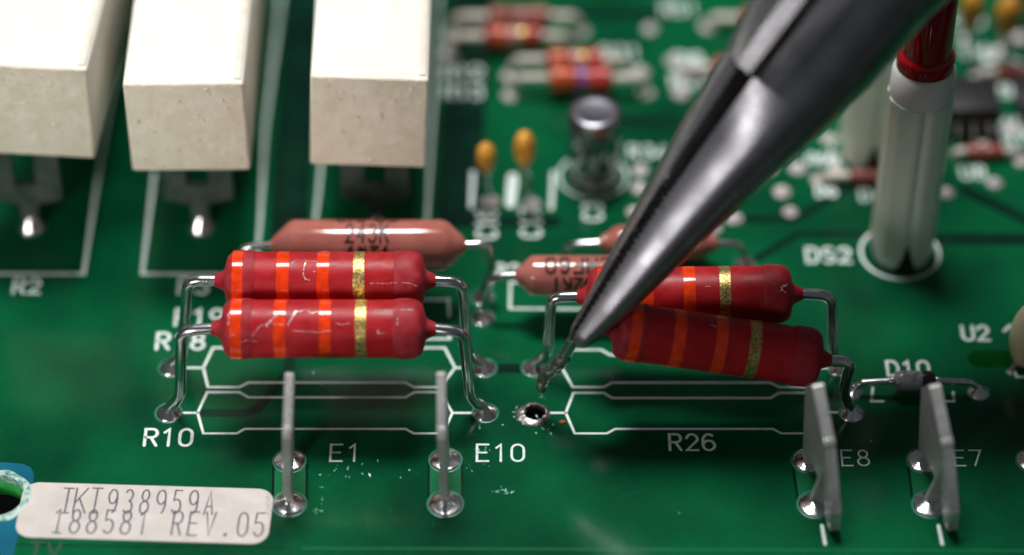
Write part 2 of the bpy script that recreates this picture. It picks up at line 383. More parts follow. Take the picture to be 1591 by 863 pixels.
# scraped ring on the rim of the mounting hole
bm = bmesh.new(); seg = 72
rr = []
for k in range(seg):
    a = 2*PI*k/seg; n_ = noise.noise(Vector((math.cos(a)*2, math.sin(a)*2, 3)))*0.16
    rr.append([bm.verts.new((mh.x+r*math.cos(a), mh.y+r*math.sin(a), z)) for r, z in ((1.615, -0.5), (1.60, 0.05), (1.72, 0.13+n_*.3), (1.92+n_*.6, 0.10), (2.06+n_, 0.008))])
for k in range(seg):
    a, b = rr[k], rr[(k+1) % seg]
    for j in range(4): bm.faces.new((a[j], b[j], b[j+1], a[j+1]))
obj('mounting_hole_rim', bm, M['holecrust'], board)

# -------- silkscreen lines
def sline(pts, wpx=4.0, name='printed_outline', closed=False, z=0.010):
    bm = bmesh.new(); q = [at(*p) for p in pts]
    ribbon(bm, [(p.x, p.y) for p in q], wpx/25.5, flat(z), closed=closed)
    return obj(name, bm, M['silk'], board)
def slines(lst, wpx=4.0, z=0.010):
    for pts in lst: sline(pts, wpx, z=z)
# R10
slines([[(286, 642), (304, 642)], [(307, 642), (322, 610), (372, 610), (386, 618), (630, 618), (644, 610), (684, 610), (703, 642), (688, 674), (643, 674), (630, 667), (380, 667), (368, 674), (316, 674), (307, 642)], [(706, 642), (738, 642)]], 4.2)
slines([[(284, 572), (313, 572)], [(316, 572), (331, 541), (380, 541), (395, 549), (618, 549), (630, 541), (691, 541), (707, 572), (684, 602), (643, 602), (630, 595), (386, 595), (372, 602), (323, 602), (316, 572)], [(710, 572), (740, 572)]], 4.2)
# R26
slines([[(853, 642), (876, 642)], [(879, 642), (891, 611), (938, 611), (951, 619), (1197, 619), (1211, 611), (1256, 611), (1272, 642), (1262, 674), (1214, 674), (1201, 667), (956, 667), (943, 674), (893, 674), (879, 642)], [(1275, 641), (1304, 641)]], 4.2)
slines([[(873, 572), (888, 544), (934, 544), (948, 552), (1190, 552), (1204, 544), (1250, 544), (1268, 572), (1256, 602), (1211, 602), (1197, 595), (951, 595), (938, 602), (890, 602), (873, 572)], [(1271, 572), (1288, 572)]], 4.2)
slines([[(640, 466), (697, 466), (698, 492)], [(698, 514), (699, 527), (640, 527)]], 4.5)
slines([[(826, 439), (793, 439), (792, 480), (915, 481)]], 4.5)
slines([[(-40, 426), (130, 426), (150, 290), (172, 150), (197, -10)]], 6)
slines([[(266-26, 268), (221, 426), (396, 427), (404, 350), (412, 200), (437, -10)]], 6)
slines([[(508, 150), (495, 300), (489, 350), (486, 428), (655, 428), (664, 335), (671, 200), (682, -10)]], 5.5)
slines([[(1356, 603), (1354, 624), (1372, 624)], [(1462, 624), (1482, 624), (1481, 610)]], 4.5)
slines([[(1277, 817), (1282, 846)], [(1458, 817), (1464, 846)]], 5.5)
slines([[(1560, 515), (1568, 507), (1580, 506)], [(1575, 576), (1580, 586), (1600, 587)]], 5)
slines([[(735, 268), (732, 322)], [(860, 268), (856, 325)]], 7)
slines([[(797, 275), (793, 318)]], 17)
def circ(cx, cy, rmm, wmm, a0=0, a1=360):
    c = at(cx, cy); bm = bmesh.new()
    pts = [(c.x+rmm*math.cos(R(a0+(a1-a0)*k/48)), c.y+rmm*math.sin(R(a0+(a1-a0)*k/48))) for k in range(49)]
    ribbon(bm, pts, wmm, flat(0.010), closed=(a1-a0 == 360)); return obj('printed_circle', bm, M['silk'], board)
circ(1398, 393, 2.45, 0.2); circ(921, 274, 2.18, 0.16); circ(1349, 238, 2.45, 0.14); circ(1560, 120, 2.0, 0.16)
# -------- silkscreen words:  (string, px of lower-left, cap height px, stroke px, rotated)
words = [('R10', 224, 693, 25, 5, 0), ('E1', 513, 717, 25, 4, 0), ('E10', 741, 717, 25, 4, 0), ('R26', 1041, 700, 24, 4.6, 0),
 ('E8', 1309, 724, 23, 3, 0), ('E7', 1484, 724, 23, 3, 0), ('R18', 243, 543, 25, 5.5, 0), ('R19', 272, 506, 25, 5.5, 0),
 ('R3', 277, 457, 25, 6, 0), ('R2', 20, 456, 22, 5, 0), ('R24', 770, 431, 20, 5.5, 0), ('DS2', 1255, 408, 23, 5.5, 0),
 ('D10', 1380, 584, 22, 4.6, 0), ('U2', 1497, 529, 22, 5.5, 0), ('C16', 771, 370, 30, 5.5, 1), ('C17', 840, 368, 30, 5.5, 1), ('C3', 935, 342, 28, 5.5, 1),
 ('R12', 690, 122, 20, 4.5, 0), ('R13', 690, 152, 20, 4.5, 0), ('R31', 935, 92, 20, 4.5, 0), ('R34', 978, 246, 20, 4.5, 0),
 ('U8', 1495, 278, 20, 4.5, 0), ('R51', 1030, 22, 18, 4.5, 0), ('D4', 1338, 312, 20, 4.5, 0), ('R8', 1050, 105, 22, 7, 0), ('R40', 1530, 205, 22, 7, 0),
 ('R44', 1500, 90, 20, 6, 0), ('C9', 1535, 150, 20, 6, 0), ('Q2', 1215, 205, 18, 5, 0)]
for s, px, py, hp, sp, rot in words:
    bm = bmesh.new(); p = at(px, py); sc = (p-CAM).dot(FW)/FPX; 
    if not rot:
        h = hp*sc/0.70; text(bm, s, p.x, p.y, h, sp*sc, flat(0.012), adv=0.86, sx=0.88 if len(s) > 1 else 1)
    else:
        h = hp*sc; text(bm, s, p.x, p.y, h, sp*sc, flat(0.012), adv=0.9, sx=0.9, ux=(0, 1), uy=(-1, 0))
    obj('printed_text', bm, M['silk'], board)

# -------- solder joints
def solder(px, py, r=0.85, h=0.55, lean=0, ring=True, m='solder', seed=None, mb=None):
    p = at(px, py); bm = bmesh.new()
    n_ = 22; seed = seed or px*0.37+py
    prof = [(1.0, 0.0), (0.97, 0.10), (0.86, 0.22), (0.66, 0.42), (0.44, 0.72), (0.26, 0.93), (0.1, 1.0)]
    rows = []
    for r_, z in prof:
        row = []
        for k in range(n_):
            a = 2*PI*k/n_; f = 1+0.09*noise.noise(Vector((math.cos(a)*1.7, math.sin(a)*1.7, seed+z)))
            row.append(bm.verts.new((p.x+r*r_*f*math.cos(a)+lean*z, p.y+r*r_*f*math.sin(a), 0.006+h*z*(1+.2*noise.noise(Vector((a, z*3, seed)))))))
        rows.append(row)
    for a, b in zip(rows, rows[1:]):
        for k in range(n_): bm.faces.new((a[k], a[(k+1) % n_], b[(k+1) % n_], b[k]))
    bm.faces.new(rows[-1])
    bm.faces.new(rows[0][::-1])
    o = obj('solder_joint', bm, M[m], board, sharp=80)
    if ring:
        bm = bmesh.new(); rr_ = [bm.verts.new((p.x+q_*math.cos(2*PI*k/40), p.y+q_*math.sin(2*PI*k/40), z)) for q_, z in ((r*0.98, 0.012), (r*1.03, 0.022), (r*1.07, 0.02), (r*1.11, 0.012)) for k in range(40)]
        for j in range(3):
            for k in range(40): bm.faces.new((rr_[j*40+k], rr_[j*40+(k+1) % 40], rr_[(j+1)*40+(k+1) % 40], rr_[(j+1)*40+k]))
        obj('mask_ring', bm, M['ring'], board)
    return p
for a in [(262, 642, .76, .6, .1), (266, 572, .72, .6, .1), (754, 642, .74, .6, -.1), (752, 572, .74, .55, -.1), (828, 572, .68, .55, .1),
          (1303, 574, .6, .6), (1323, 643, .72, .6), (1327, 612, .5, .75), (1520, 611, .62, .55), (750, 462, .72, .6), (750, 493, .72, .55),
          (1158, 411, .7, .8), (876, 405, .6, .6), (50, 354, .8, 1.1), (313, 354, .8, 1.1), (585, 356, .8, 1.1),
          (450, 716, .92, .26), (449, 783, .95, .3), (692, 715, .92, .26), (692, 783, .98, .3), (1256, 716, .95, .26), (1268, 784, 1.02, .3),
          (1435, 716, .95, .26), (1446, 784, 1.02, .3), (1605, 716, .95, .3), (372, 462, .7, .5)]:
    solder(*a)
for (px, py) in [(762, 314), (826, 318), (995, 265), (993, 293), (700, 54), (697, 82), (903, 50), (793, 118), (793, 148), (995, 113), (1003, 145),
                 (1100, 42), (1058, 146), (1215, 299), (1273, 280), (1240, 262), (1140, 340), (1553, 84), (1518, 122), (1526, 230), (1585, 60), (1588, 250), (1062, 118)]:
    solder(px, py, .58, .45, ring=False, m='tin')

# empty hole with scraped solder round it
hc = hole
bm = bmesh.new(); seg = 56; rows = []
for k in range(seg):
    a = 2*PI*k/seg; n1 = noise.noise(Vector((math.cos(a)*3, math.sin(a)*3, 1))); n2 = noise.noise(Vector((math.cos(a)*6, math.sin(a)*6, 9)))
    e = 0.25*max(0, math.cos(a-R(215)))
    rows.append([bm.verts.new((hc.x+r*math.cos(a), hc.y+r*math.sin(a), z)) for r, z in ((.602, -.5), (.585, 0.03), (.65+.04*n2, .15+.05*n2), (.73+.04*n1, .15+.03*n2), (.84+.08*n1+e, .07), (.92+.13*n1+e, .006))])
for k in range(seg):
    a, b = rows[k], rows[(k+1) % seg]
    for j in range(5): bm.faces.new((a[j], b[j], b[j+1], a[j+1]))
obj('scraped_pad', bm, M['scraped'], board, sharp=60)['label'] = 'scraped solder ring round the empty drill hole'

bm = bmesh.new()
lathe(bm, [(-1.6, .592), (.0, .592)], Vector((hc.x, hc.y, 0)), Vector((0, 0, 1)), 40, cap=False); lathe(bm, [(-1.61, .58), (-1.6, .58)], Vector((hc.x, hc.y, 0)), Vector((0, 0, 1)), 40)
tag(obj('hole_barrel', bm, M['black'], board, recalc=False), kind='stuff')  # black tube and floor paint the darkness inside the drill hole
# flakes, specks and scratches lying on the board (uncountable)
rs = random.Random(3)
for i in range(16):
    cx, cy = rs.choice(((540, 745), (800, 745), (620, 800), (760, 680), (1000, 760), (300, 720), (505, 790), (1150, 700)))
    cx += rs.gauss(0, 40); cy += rs.gauss(0, 14); an = rs.uniform(0, PI); l_ = rs.uniform(8, 34)
    q0, q1 = at(cx, cy), at(cx+l_*math.cos(an), cy+l_*.5*math.sin(an)); mid_ = (q0+q1)/2+Vector((rs.uniform(-.1, .1), rs.uniform(-.1, .1), 0))
    bm = bmesh.new(); ribbon(bm, [(q0.x, q0.y), (mid_.x, mid_.y), (q1.x, q1.y)], rs.uniform(.012, .03), flat(.015), lift=0); obj('mask_scratch', bm, M['lighttrace'], board)
def chips(name, spots, m, label, cat='flux debris'):
    bm = bmesh.new()
    for (cx, cy, sx, sy, n_) in spots:
        for i in range(n_):
            p = at(random.gauss(cx, sx), random.gauss(cy, sy)); a = random.uniform(0, PI); s = random.uniform(0.02, 0.075); l = s*random.uniform(1, 2.8)
            k = random.choice((4, 5, 6)); top = []; bot = []
            for j in range(k):
                t = 2*PI*j/k; x = l*math.cos(t)*random.uniform(.6, 1.2); y = s*math.sin(t)*random.uniform(.6, 1.2)
                X = p.x+x*math.cos(a)-y*math.sin(a); Y = p.y+x*math.sin(a)+y*math.cos(a); z = random.uniform(.02, .06)
                top.append(bm.verts.new((X, Y, .012+z))); bot.append(bm.verts.new((X, Y, .003)))
            bm.faces.new(top)
            for j in range(k): bm.faces.new((top[j], bot[j], bot[(j+1) % k], top[(j+1) % k]))
    return tag(obj(name, bm, m), label, cat, kind='stuff')
chips('flux_debris', [(745, 662, 4, 3, 4), (748, 698, 8, 4, 7), (788, 765, 11, 2.5, 16), (740, 725, 12, 3, 4), (535, 735, 18, 6, 7), (500, 765, 3, 12, 5), (494, 797, 7, 3, 5)], M['flake'],
      'pale green flakes of flux scattered between the blade tabs')
chips('flux_specks', [(600, 740, 70, 30, 9), (815, 655, 16, 3, 10), (850, 660, 6, 8, 12), (806, 645, 6, 6, 8), (1420, 660, 60, 60, 3), (842, 618, 3, 8, 4), (1050, 797, 2, 2, 1), (500, 590, 90, 6, 3)], M['fluxwhite'],
      'tiny pale specks of flux dusting the board around the empty hole')
bm = bmesh.new(); p = at(874, 657)
bmesh.ops.create_icosphere(bm, subdivisions=2, radius=0.14, matrix=Matrix.Translation((p.x, p.y, 0.06)) @ Matrix.Diagonal((1.5, 1, .6, 1)))
tag(obj('orange_crumb', bm, M['orangespeck'], base=(p.x, p.y, 0)), 'tiny orange crumb on the board just right of the empty hole', 'crumb')

# ============================================================ paper label
lt = [(34, 749), (424, 762), (418, 846), (26, 836)]
c4 = [at(*p, 0.02) for p in lt]
lo = (c4[0]+c4[1]+c4[2]+c4[3])/4; ux = (c4[1]-c4[0]+c4[2]-c4[3]).normalized(); uy = Vector((-ux.y, ux.x, 0))
LW = ((c4[1]-c4[0]).length+(c4[2]-c4[3]).length)/2; LH = ((c4[3]-c4[0]).dot(-uy)+(c4[2]-c4[1]).dot(-uy))/2
lab = thing('paper_label', 'off-white paper label with two overlapping lines of grey print beside the mounting hole', 'label', (lo.x, lo.y, 0.008))
bm = bmesh.new(); rc = 0.95; pl = []
for cx, cy, a0 in ((LW/2-rc, LH/2-rc, 0), (-LW/2+rc, LH/2-rc, 90), (-LW/2+rc, -LH/2+rc, 180), (LW/2-rc, -LH/2+rc, 270)):
    for k in range(9):
        a = R(a0+90*k/8); pl.append(lo+ux*(cx+rc*math.cos(a))+uy*(cy+rc*math.sin(a)))
pl = [Vector((p.x, p.y, 0)) for p in pl]
prism(bm, pl, Vector((0, 0, 0.008)), Vector((0, 0, 0.07)))
obj('paper', bm, M['label'], lab)
lm = lambda x, y, l: Vector((lo.x, lo.y, 0.074+l))+ux*x+uy*y
def l2(px, py):
    p = at(px, py, 0.07)-lo; return p.dot(ux), p.dot(uy)
bm = bmesh.new(); h1 = 36/18.6; x0, y0 = l2(91, 797)
text(bm, 't', x0, y0, h1, 0.10, lm, sx=.6)
text(bm, 'K', *l2(113, 797), h1, 0.10, lm, sx=.6, jit=.012); text(bm, 't', *l2(136, 797), h1, 0.10, lm, sx=.6)
for i, ch in enumerate('938959A'): text(bm, ch, *l2(165+25.2*i, 797.5+0.35*i), h1*0.96, 0.105, lm, sx=.44, jit=.014)
obj('printed_text', bm, M['labelink'], lab)
bm = bmesh.new()
for i, ch in enumerate('i88581 REV.05'): text(bm, ch, *l2(80+26.4*i if i < 6 else 87+25.5*i, 828+0.5*i), h1*0.94, 0.105, lm, sx=.5, jit=.014)
obj('printed_text', bm, M['labelink'], lab)
bm = bmesh.new()
for k in range(18):
    q = l2(416+random.uniform(-4, 4), 768+k*1.9); ribbon(bm, [q, (q[0]+random.uniform(.05, .14), q[1]+.05)], .035, lm)
obj('red_specks', bm, M['labelred'], lab)

# ============================================================ red resistors
LR = 0.335
def axis_frame(a, b):
    d = (b-a).normalized(); up = Vector((0, 0, 1)); n1 = (up-d*up.dot(d)).normalized(); n2 = d.cross(n1); return d, n1, n2
def cylmap(a, d, n1, n2, r, lift=0.0):
    """(x along axis, y = arc length measured downwards towards the camera side)"""
    def f(x, y, l):
        rr_ = r+lift+l; t = y/r
        return a+d*x+(n1*math.cos(t)+n2*math.sin(t))*rr_
    return f
def red_resistor(label, a, b, lead_a, lead_b, bands, scr, rb=1.76, group='red banded power resistors'):
    """a, b ends of the body; lead_a/lead_b lists of points from the body to the board"""
    d, n1, n2 = axis_frame(a, b); Lb = (b-a).length
    base = Vector(((a.x+b.x)/2, (a.y+b.y)/2, 0))
    t = thing('resistor', label, 'resistor', base, group)
    cw = 1.55
    prof = [(-.62, LR+.03), (-.45, .42), (-.15, .56), (0.0, .74), (0.06, 1.05), (.16, rb*.80), (.34, rb*.91), (.60, rb*.975), (.9, rb), (cw-.1, rb+.01), (cw+.25, rb-.05)]
    bm = bmesh.new()
    mid = [(cw+.26+(Lb-2*cw-.52)*k/8, rb-.07) for k in range(9)]
    lathe(bm, mid, a, d, 56, cap=True, wob=.006); obj('body', bm, M['red'], t)
    for s in (0, 1):
        bm = bmesh.new(); lathe(bm, prof, a if s == 0 else b, d if s == 0 else -d, 56, wob=.012); obj('end_cap', bm, M['capred'], t)
    for x, wd_, mm, dr in bands:
        bm = bmesh.new(); r0 = (rb+.012 if x < cw else rb-.055)+dr
        # band edge slightly uneven
        seg = 64; u, v = n1, n2; rings = []
        for j, (q, rr_) in enumerate(((-wd_/2, r0-.03), (-wd_/2+.02, r0), (-wd_/6, r0+.004), (wd_/6, r0+.004), (wd_/2-.02, r0), (wd_/2, r0-.03))):
            ring = []
            for k in range(seg):
                an = 2*PI*k/seg; e = 0.03*noise.noise(Vector((math.cos(an)*2.4, math.sin(an)*2.4, x*3+(j > 2)*7)))*(1 if j not in (2, 3) else 0)
                ring.append(bm.verts.new(a+d*(x+q+e)+(u*math.cos(an)+v*math.sin(an))*rr_))
            rings.append(ring)
        for p_, q_ in zip(rings, rings[1:]):
            for k in range(seg): bm.faces.new((p_[k], p_[(k+1) % seg], q_[(k+1) % seg], q_[k]))
        o = obj('colour_band', bm, M[mm], t); o['label'] = 'gold band' if mm == 'gold' else 'bright orange band'
    for pts, e in ((lead_a, a-d*.55), (lead_b, b+d*.55)):
        bm = bmesh.new(); wire(bm, [e]+pts, LR, .95, 16); obj('lead', bm, M['wire'], t)
    if scr:
        bm = bmesh.new(); 
        f = cylmap(a, d, n1, n2, rb, .0)
        SUBD[0] = .1
        for x, ang, pts, wd_ in scr:
            q = [(x+p[0], R(ang)*rb-p[1]) for p in pts]
            ribbon(bm, q, wd_*.75, lambda X, Y, l: f(X, Y, l-.03 if cw < X < Lb-cw else l+.022))
        SUBD[0] = 0
        tag(obj('scratch_marks', bm, M['scuff'], t), kind='stuff')
    return t
G = lambda px, py: at(px, py)
def sc(a, b): return None
def jag(n_, L_, amp): return [(L_*k/n_, random.uniform(-amp, amp)) for k in range(n_+1)]
def px2mm(dp): return dp/26.6
# lower left
a, b = aty(345, 511, Y643), aty(661, 511, Y643)
Lb = (b-a).length; k_ = Lb/316
ob = [( 24*k_, .68, 'orange', 0), (92*k_, .72, 'orange', 0), (162*k_, .72, 'orange', 0), (217*k_, .66, 'gold', 0)]
bend = lambda px, py, Y: aty(px, py, Y)
red_resistor('scratched red resistor with three orange bands and a gold band, nearest of the left pair', a, b,
    [bend(281, 514, Y643), bend(281, 620, Y643)+Vector((0, 0, .2)), G(263, 641)+Vector((0, 0, .3))],
    [bend(719, 515, Y643), bend(731, 622, Y643)+Vector((0, 0, .2)), G(753, 641)+Vector((0, 0, .3))], ob,
    [(2.9, 30, [(-.2, -.35), (.1, .05), (.35, .3), (.5, .5)], .13), (4.1, 28, [(-.15, -.3), (.05, .1), (.28, .55)], .14), (4.3, 12, jag(6, 1.5, .12), .045), (1.8, 45, [(0, -.6), (.5, .1), (1, .3), (1.9, .2)], .035),
     (4.2, 52, jag(7, 2.2, .08), .05), (.5, 38, [(0, 0), (.05, .3), (0, .6)], .09), (.62, 60, [(0, 0), (.25, .12)], .09), (10.2, 40, [(0, 0), (.02, .45)], .08), (9.1, 55, [(0, .2), (0, 0), (.35, .02)], .06), (6.6, 38, jag(4, .9, .1), .04), (8.9, 8, jag(5, 2.2, .03), .04), (1.2, 70, jag(5, 1.0, .1), .04)])
# upper left
a, b = aty(350, 436, Y573), aty(661, 436, Y573)
ob2 = [(22*k_, .66, 'orange', 0), (93*k_, .76, 'orange', 0), (156*k_, .74, 'orange', 0), (212*k_, .68, 'gold', 0)]
red_resistor('red resistor with orange and gold bands, rear one of the left pair', a, b,
    [bend(292, 436, Y573), bend(284, 555, Y573)+Vector((0, 0, .2)), G(267, 571)+Vector((0, 0, .3))],
    [bend(717, 438, Y573), bend(728, 556, Y573)+Vector((0, 0, .2)), G(751, 571)+Vector((0, 0, .3))], ob2,
    [(4.7, 20, [(.1, .3), (.03, 0), (0, -.5), (.12, -.75), (.35, -.8)], .09), (5.3, 30, [(0, 0), (.06, .02)], .11), (4.0, 12, [(0, 0), (.3, .3)], .05), (8.6, 52, jag(5, 1.6, .03), .04), (10.4, 54, [(0, .1), (.5, .05), (.9, -.1)], .05), (4.6, 6, jag(4, .9, .05), .035)])
# upper right (behind the plier jaws)
a, b = aty(912, 461, Y573), aty(1231, 457, Y573)
ob3 = [(25*k_, .66, 'orange', 0), (95*k_, .74, 'orange', 0), (161*k_, .74, 'orange', 0), (217*k_, .68, 'gold', 0)]
red_resistor('level red resistor half hidden behind the plier jaws, rear one of the right pair', a, b,
    [bend(857, 462, Y573), bend(850, 556, Y573)+Vector((0, 0, .2)), G(829, 571)+Vector((0, 0, .3))],
    [bend(1292, 459, Y573), bend(1294, 556, Y573)+Vector((0, 0, .2)), G(1303, 572)+Vector((0, 0, .3))], ob3,
    [(11.3, 32, jag(4, .35, .12), .10), (11.3, 40, jag(4, .3, .12), .08), (6.9, 30, jag(3, .3, .03), .04)])
# lower right, lifted
a, b = aty(954, 512, Y643), aty(1275, 558, Y643-.4)
ob4 = [(30*k_, .66, 'orange', 0), (98*k_, .72, 'orange', 0), (164*k_, .72, 'orange', 0), (217*k_, .68, 'gold', 0)]
red_resistor('tilted red resistor lifted off the board, its left lead pulled out by the pliers', a, b,
    [aty(915, 506, Y643-.3), aty(893, 523, Y643-.5), aty(871, 562, Y643-.3), aty(848, 583, Y643), aty(843, 596, Y643)],
    [bend(1322, 563, Y643-.3), bend(1309, 612, Y643)+Vector((0, 0, .1)), G(1322, 642)+Vector((0, 0, .3))], ob4,
    [(5.3, 10, jag(3, .4, .08), .07)])
# crust of old solder on the pulled lead
cr = [o for o in C.objects if o.name.startswith('resistor')][-1]
bm = bmesh.new(); pts = [aty(886, 536, Y643-.35), aty(871, 562, Y643-.3), aty(848, 583, Y643), aty(841, 604, Y643)]
tube(bm, pts, .4, 18, 10, rad=[.36, .42, .40, .34])
for v in bm.verts: v.co += Vector((noise.noise(v.co*2.6), noise.noise(v.co*2.6+Vector((9, 0, 0))), noise.noise(v.co*2.6+Vector((0, 9, 0)))))*.10
obj('old_solder', bm, M['scraped'], cr, sharp=60)

# ============================================================ pink resistors
def pink_resistor(label, ax, bx, py, Y, rb, leads, rows, cone=1.15):
    a, b = aty(ax, py, Y), aty(bx, py, Y); d, n1, n2 = axis_frame(a, b); Lb = (b-a).length
    t = thing('resistor', label, 'resistor', ((a.x+b.x)/2, Y, 0), 'pink printed resistors')
    bm = bmesh.new()
    h_ = [(-.15, .30), (0, .40), (.12, .62), (cone*.35, rb*.55), (cone*.75, rb*.85), (cone, rb*.96), (cone+.25, rb)]
    prof = h_+[(Lb/2, rb*.995)]+[(Lb-x, r) for x, r in reversed(h_)]
    lathe(bm, prof, a, d, 56, wob=.006); obj('body', bm, M['pink'], t, sharp=50)
    for pts, e in zip(leads, (a, b)):
        bm = bmesh.new(); wire(bm, [e]+pts, .25, .8, 12); obj('lead', bm, M['wire'], t)
    f = cylmap(a, d, n1, n2, rb, .022)
    for s, x, ang, h, wd_, sx_, *ud in rows:
        SUBD[0] = .1
        bm = bmesh.new(); g = lambda X, Y_, l: f(X, -Y_, l)
        text(bm, s, x, -R(ang)*rb, h, wd_, g, adv=.92, sx=sx_, jit=.01, **(dict(ux=(-1, 0), uy=(0, -1)) if ud else {})); obj('printed_text', bm, M['brownink'], t); SUBD[0] = 0
Ya = Yof(464)
pink_resistor('large glossy pink resistor printed 243K behind the left red pair', 424, 721, 381, Ya, 1.57,
    [[aty(372, 385, Ya), aty(368, 440, Ya), G(372, 461)+Vector((0, 0, .2))], [aty(757, 379, Ya), aty(768, 412, Ya), aty(752, 450, Ya), G(750, 461)+Vector((0, 0, .3))]],
    [('CMF65', 3.95, -14, 1.25, .14, .68), ('243K', 4.5, 41, 1.22, .15, .62), ('1%T1', 4.6, 96, 1.22, .18, .62)])
Yb = Yof(490)
pink_resistor('small pink resistor with brown lettering partly covered by the plier jaws', 804, 985, 428, Yb, 1.22,
    [[aty(768, 431, Yb), aty(756, 452, Yb), G(751, 491)+Vector((0, 0, .3))], [aty(1020, 430, Yb), G(1030, 490)]],
    [('CMF60', 5.6, -9, 1.05, .20, .86, 1), ('332KT', 5.2, 56, 1.0, .18, .72, 1)], .8)
Yc = Yof(411)
pink_resistor('small pink resistor farthest back, crossed by the plier jaws', 934, 1112, 378, Yc, 1.12,
    [[aty(884, 381, Yc), G(876, 404)+Vector((0, 0, .3))], [aty(1152, 381, Yc), G(1158, 409)+Vector((0, 0, .3))]],
    [('CMF60', 2.2, 50, .8, .1, .9)], .95)

# ============================================================ big white cement resistors on brackets
def cement(label, tl, tr, bl, br, zb, length, footpx, yawpts=None, roll=0):
    """front face: picture corners of its top and bottom edges; zb = height of the underside"""
    PBL, PBR = at(*bl, zb), at(*br, zb)
    e = (PBR-PBL); wv = e.length
    ey = (at(*yawpts[1], 15)-at(*yawpts[0], 15)).normalized(); ex = Vector((ey.y, -ey.x, 0))
    # height from the picture
    mid = (PBL+PBR)/2; tm = aty((tl[0]+tr[0])/2, (tl[1]+tr[1])/2, mid.y); H = tm.z-zb
    base = at(*footpx)
    t = thing('cement_resistor', label, 'resistor', (base.x, base.y, 0), 'big white cement resistors')
    cen = mid+ey*(length/2)+Vector((0, 0, H/2))
    Mx = Matrix((( ex.x, ey.x, 0, cen.x), (ex.y, ey.y, 0, cen.y), (0, 0, 1, cen.z), (0, 0, 0, 1))) @ Matrix.Rotation(roll, 4, 'Y')
    bm = bmesh.new(); box(bm, Mx, wv, length, H, .2)
    # material by face direction: cast cement at the ends, moulded ceramic elsewhere
    # raised rims along the long sides of the top
    for f in bm.faces:
        f.material_index = 1 if f.normal.dot(ey) < -.5 or f.normal.dot(ey) > .5 else 0
    obj('block', bm, [M['ceramic'], M['cement']], t, sharp=50)
    bm = bmesh.new()
    box(bm, Mx @ Matrix.Translation((wv/2-.38, -.2, H/2+.03)), .42, length-1.2, .16, .05)
    obj('rim', bm, M['tan'], t)
    # grains standing proud of the rough cast end
    bm = bmesh.new(); rnd = random.Random(int(bl[0]))
    for i in range(52):
        x = rnd.uniform(-wv*.46, wv*.46); z = rnd.uniform(-H*.46, H*.46) if i % 3 else rnd.uniform(.0, H*.42)
        s = rnd.choice((.06, .08, .11, .15, .21))
        bmesh.ops.create_icosphere(bm, subdivisions=1, radius=s, matrix=Mx @ Matrix.Translation((x, -length/2-.005, z)) @ Matrix.Diagonal((rnd.uniform(.8, 1.6), .5, rnd.uniform(.7, 1.3), 1)))
    tag(obj('cement_grain', bm, M['cement'], t), kind='stuff')
    # bracket: plate with a hole, standing on a pin
    for yo, nm in ((0, 0), (length-7.4, 1)):
        o_ = base+ey*yo; bw = wv*.60; bm = bmesh.new(); hh = zb+1.2; z0 = 2.0
        def q(x, z): return o_+ex*x+Vector((0, 0, z))
        th = ey*.22
        # frame with an opening, built from bars butted end to end
        for poly in ([(-bw/2, z0+.4), (-bw*.16, z0), (-bw*.16, hh), (-bw/2, hh)], [(bw*.16, z0), (bw/2, z0+.4), (bw/2, hh), (bw*.16, hh)],
                     [(-bw*.16, z0), (bw*.16, z0), (bw*.16, z0+1.5), (-bw*.16, z0+1.5)], [(-.45, .1), (.45, .1), (.55, z0), (-.55, z0)],
                     [(-bw*.16, zb-1.2), (bw*.16, zb-1.2), (bw*.16, hh), (-bw*.16, hh)]):
            prism(bm, [q(*p) for p in poly], -th, th)
        obj('bracket', bm, M['bracket'], t)
    return t
cement('white cement resistor cut off by the left edge of the picture', (-32, 96), (152, 113), (-34, 235), (148, 251), 7.6, 28, (50, 350), ((152, 113), (180, 0)), R(1))
cement('white cement resistor standing between the other two white ones', (192, 131), (375, 131), (205, 268), (389, 265), 7.6, 28, (313, 350), ((283, 131), (298, 0)), R(-.4))
cement('white cement resistor above the large pink resistor, farthest right', (487, 116), (669, 128), (486, 256), (665, 263), 7.6, 28, (585, 350), ((578, 120), (583.5, 0)), R(2.6))

